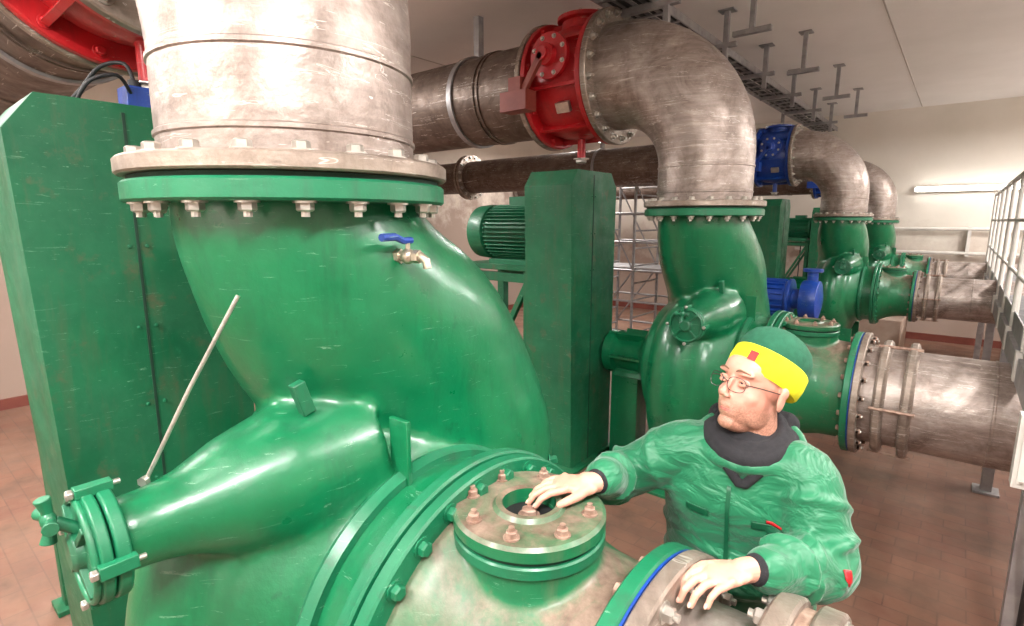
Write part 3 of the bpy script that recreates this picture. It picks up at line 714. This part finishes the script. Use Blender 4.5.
EYE=simple('eye_white',srgb(205,190,184),srgb(215,202,196),.2); IRIS=simple('iris',srgb(50,62,70),srgb(40,50,60),.2)
HAIR=simple('brown_hair',srgb(110,80,60),srgb(130,98,76),.8,0,80)
b=MB(); b.M=HM
for s in(-1,1):
    b.ell((.0695,s*.030,.008),(.0120,.0115,.0100),0); b.ell((.0785,s*.030,.0085),(.0036,.0048,.0048),1)
    for z0,z1,r in ((.0125,.0165,.0044),(.0035,.000,.0040)):
        b.tube([(.072,s*.0165,.008),(.0805,s*.023,z0),(.0825,s*.030,(z0+z1)/2 if z0>.01 else z0-.002),(.0805,s*.037,z0),(.0705,s*.0425,.008)],[r*.6,r,r,r,r*.6],10,2,sm=4)
    b.tube([(.090,s*.012,.033),(.0915,s*.026,.038),(.080,s*.048,.033)],[.0015,.0024,.0012],8,3,sm=4)
mo(b,'eyes',[EYE,IRIS,SKIN,HAIR])
b=MB(); b.M=HM
for s in(-1,1):
    pts=[]
    for i in range(28):
        q=2*math.pi*i/28; yy=.024*math.copysign(abs(math.cos(q))**.8,math.cos(q)); zz=.018*math.copysign(abs(math.sin(q))**.8,math.sin(q))
        pts.append((.103-abs(yy)*.12-(yy*s)*.2,s*.032+yy,.002+zz))
    b.tube(pts,.0010,8,0,closed=True)
    b.tube([(.095,s*.056,.008),(.06,s*.073,.008),(.0,s*.086,.004)],.0013,8,0)
    b.tube([(.107,s*.008,.006),(.110,0,.009)],.0011,8,0)
FRAME=simple('glasses_frame',srgb(60,52,52),srgb(84,76,74),.3,.6)
mo(b,'glasses',[FRAME])
YEL=simple('yellow_fleece',srgb(214,210,16),srgb(230,226,30),.85,0,60,.4)
HATG=simple('green_fleece',srgb(18,80,56),srgb(30,96,70),.9,0,60,.4)
b=MB(); b.M=HM
o=(-.018,0,.014); ax=V((-.36,0,.93))
b.lathe(o,ax,[(.0,.084),(-.002,.091),(.004,.095),(.03,.098),(.060,.096),(.066,.091),(.064,.085)],56,0,ref=(1,0,0),sc=(1.08,.93))
b.lathe(o,ax,[(.058,.090),(.080,.092),(.100,.087),(.120,.076),(.136,.056),(.147,.030),(.151,.004)],56,1,ref=(1,0,0),sc=(1.10,.94))
a_,u_,w_=frame(ax,(1,0,0)); HMr=HM.to_3x3()
best=max((1,-1),key=lambda s_:(HMr@(w_*s_)).dot(hl))
ang=.30*best
c=V(o)+a_*.032+u_*.1065*math.cos(ang)+w_*.0925*math.sin(ang)
n_=(u_*math.cos(ang)/1.08+w_*math.sin(ang)/.93).normalized()
b.box(tuple(c),(.004,.020,.024),2,Matrix((n_,a_.cross(n_),a_)).transposed())
mo(b,'beanie',[YEL,HATG,RED])

# ---------------------------------------------------------------- camera
p=math.radians(9.77); a=math.radians(39.5)
cam=bpy.data.cameras.new('camera'); cam.lens=18.98; cam.sensor_width=36; cam.clip_start=.02
co=bpy.data.objects.new('camera',cam); co.location=(0,0,H); co.rotation_euler=(math.pi/2-p,0,a)
bpy.context.scene.collection.objects.link(co); bpy.context.scene.camera=co
w=bpy.data.worlds.new('world'); w.use_nodes=True; w.node_tree.nodes['Background'].inputs[0].default_value=(.8,.75,.7,1); w.node_tree.nodes['Background'].inputs[1].default_value=.3
bpy.context.scene.world=w
bpy.context.scene.view_settings.view_transform='Standard'
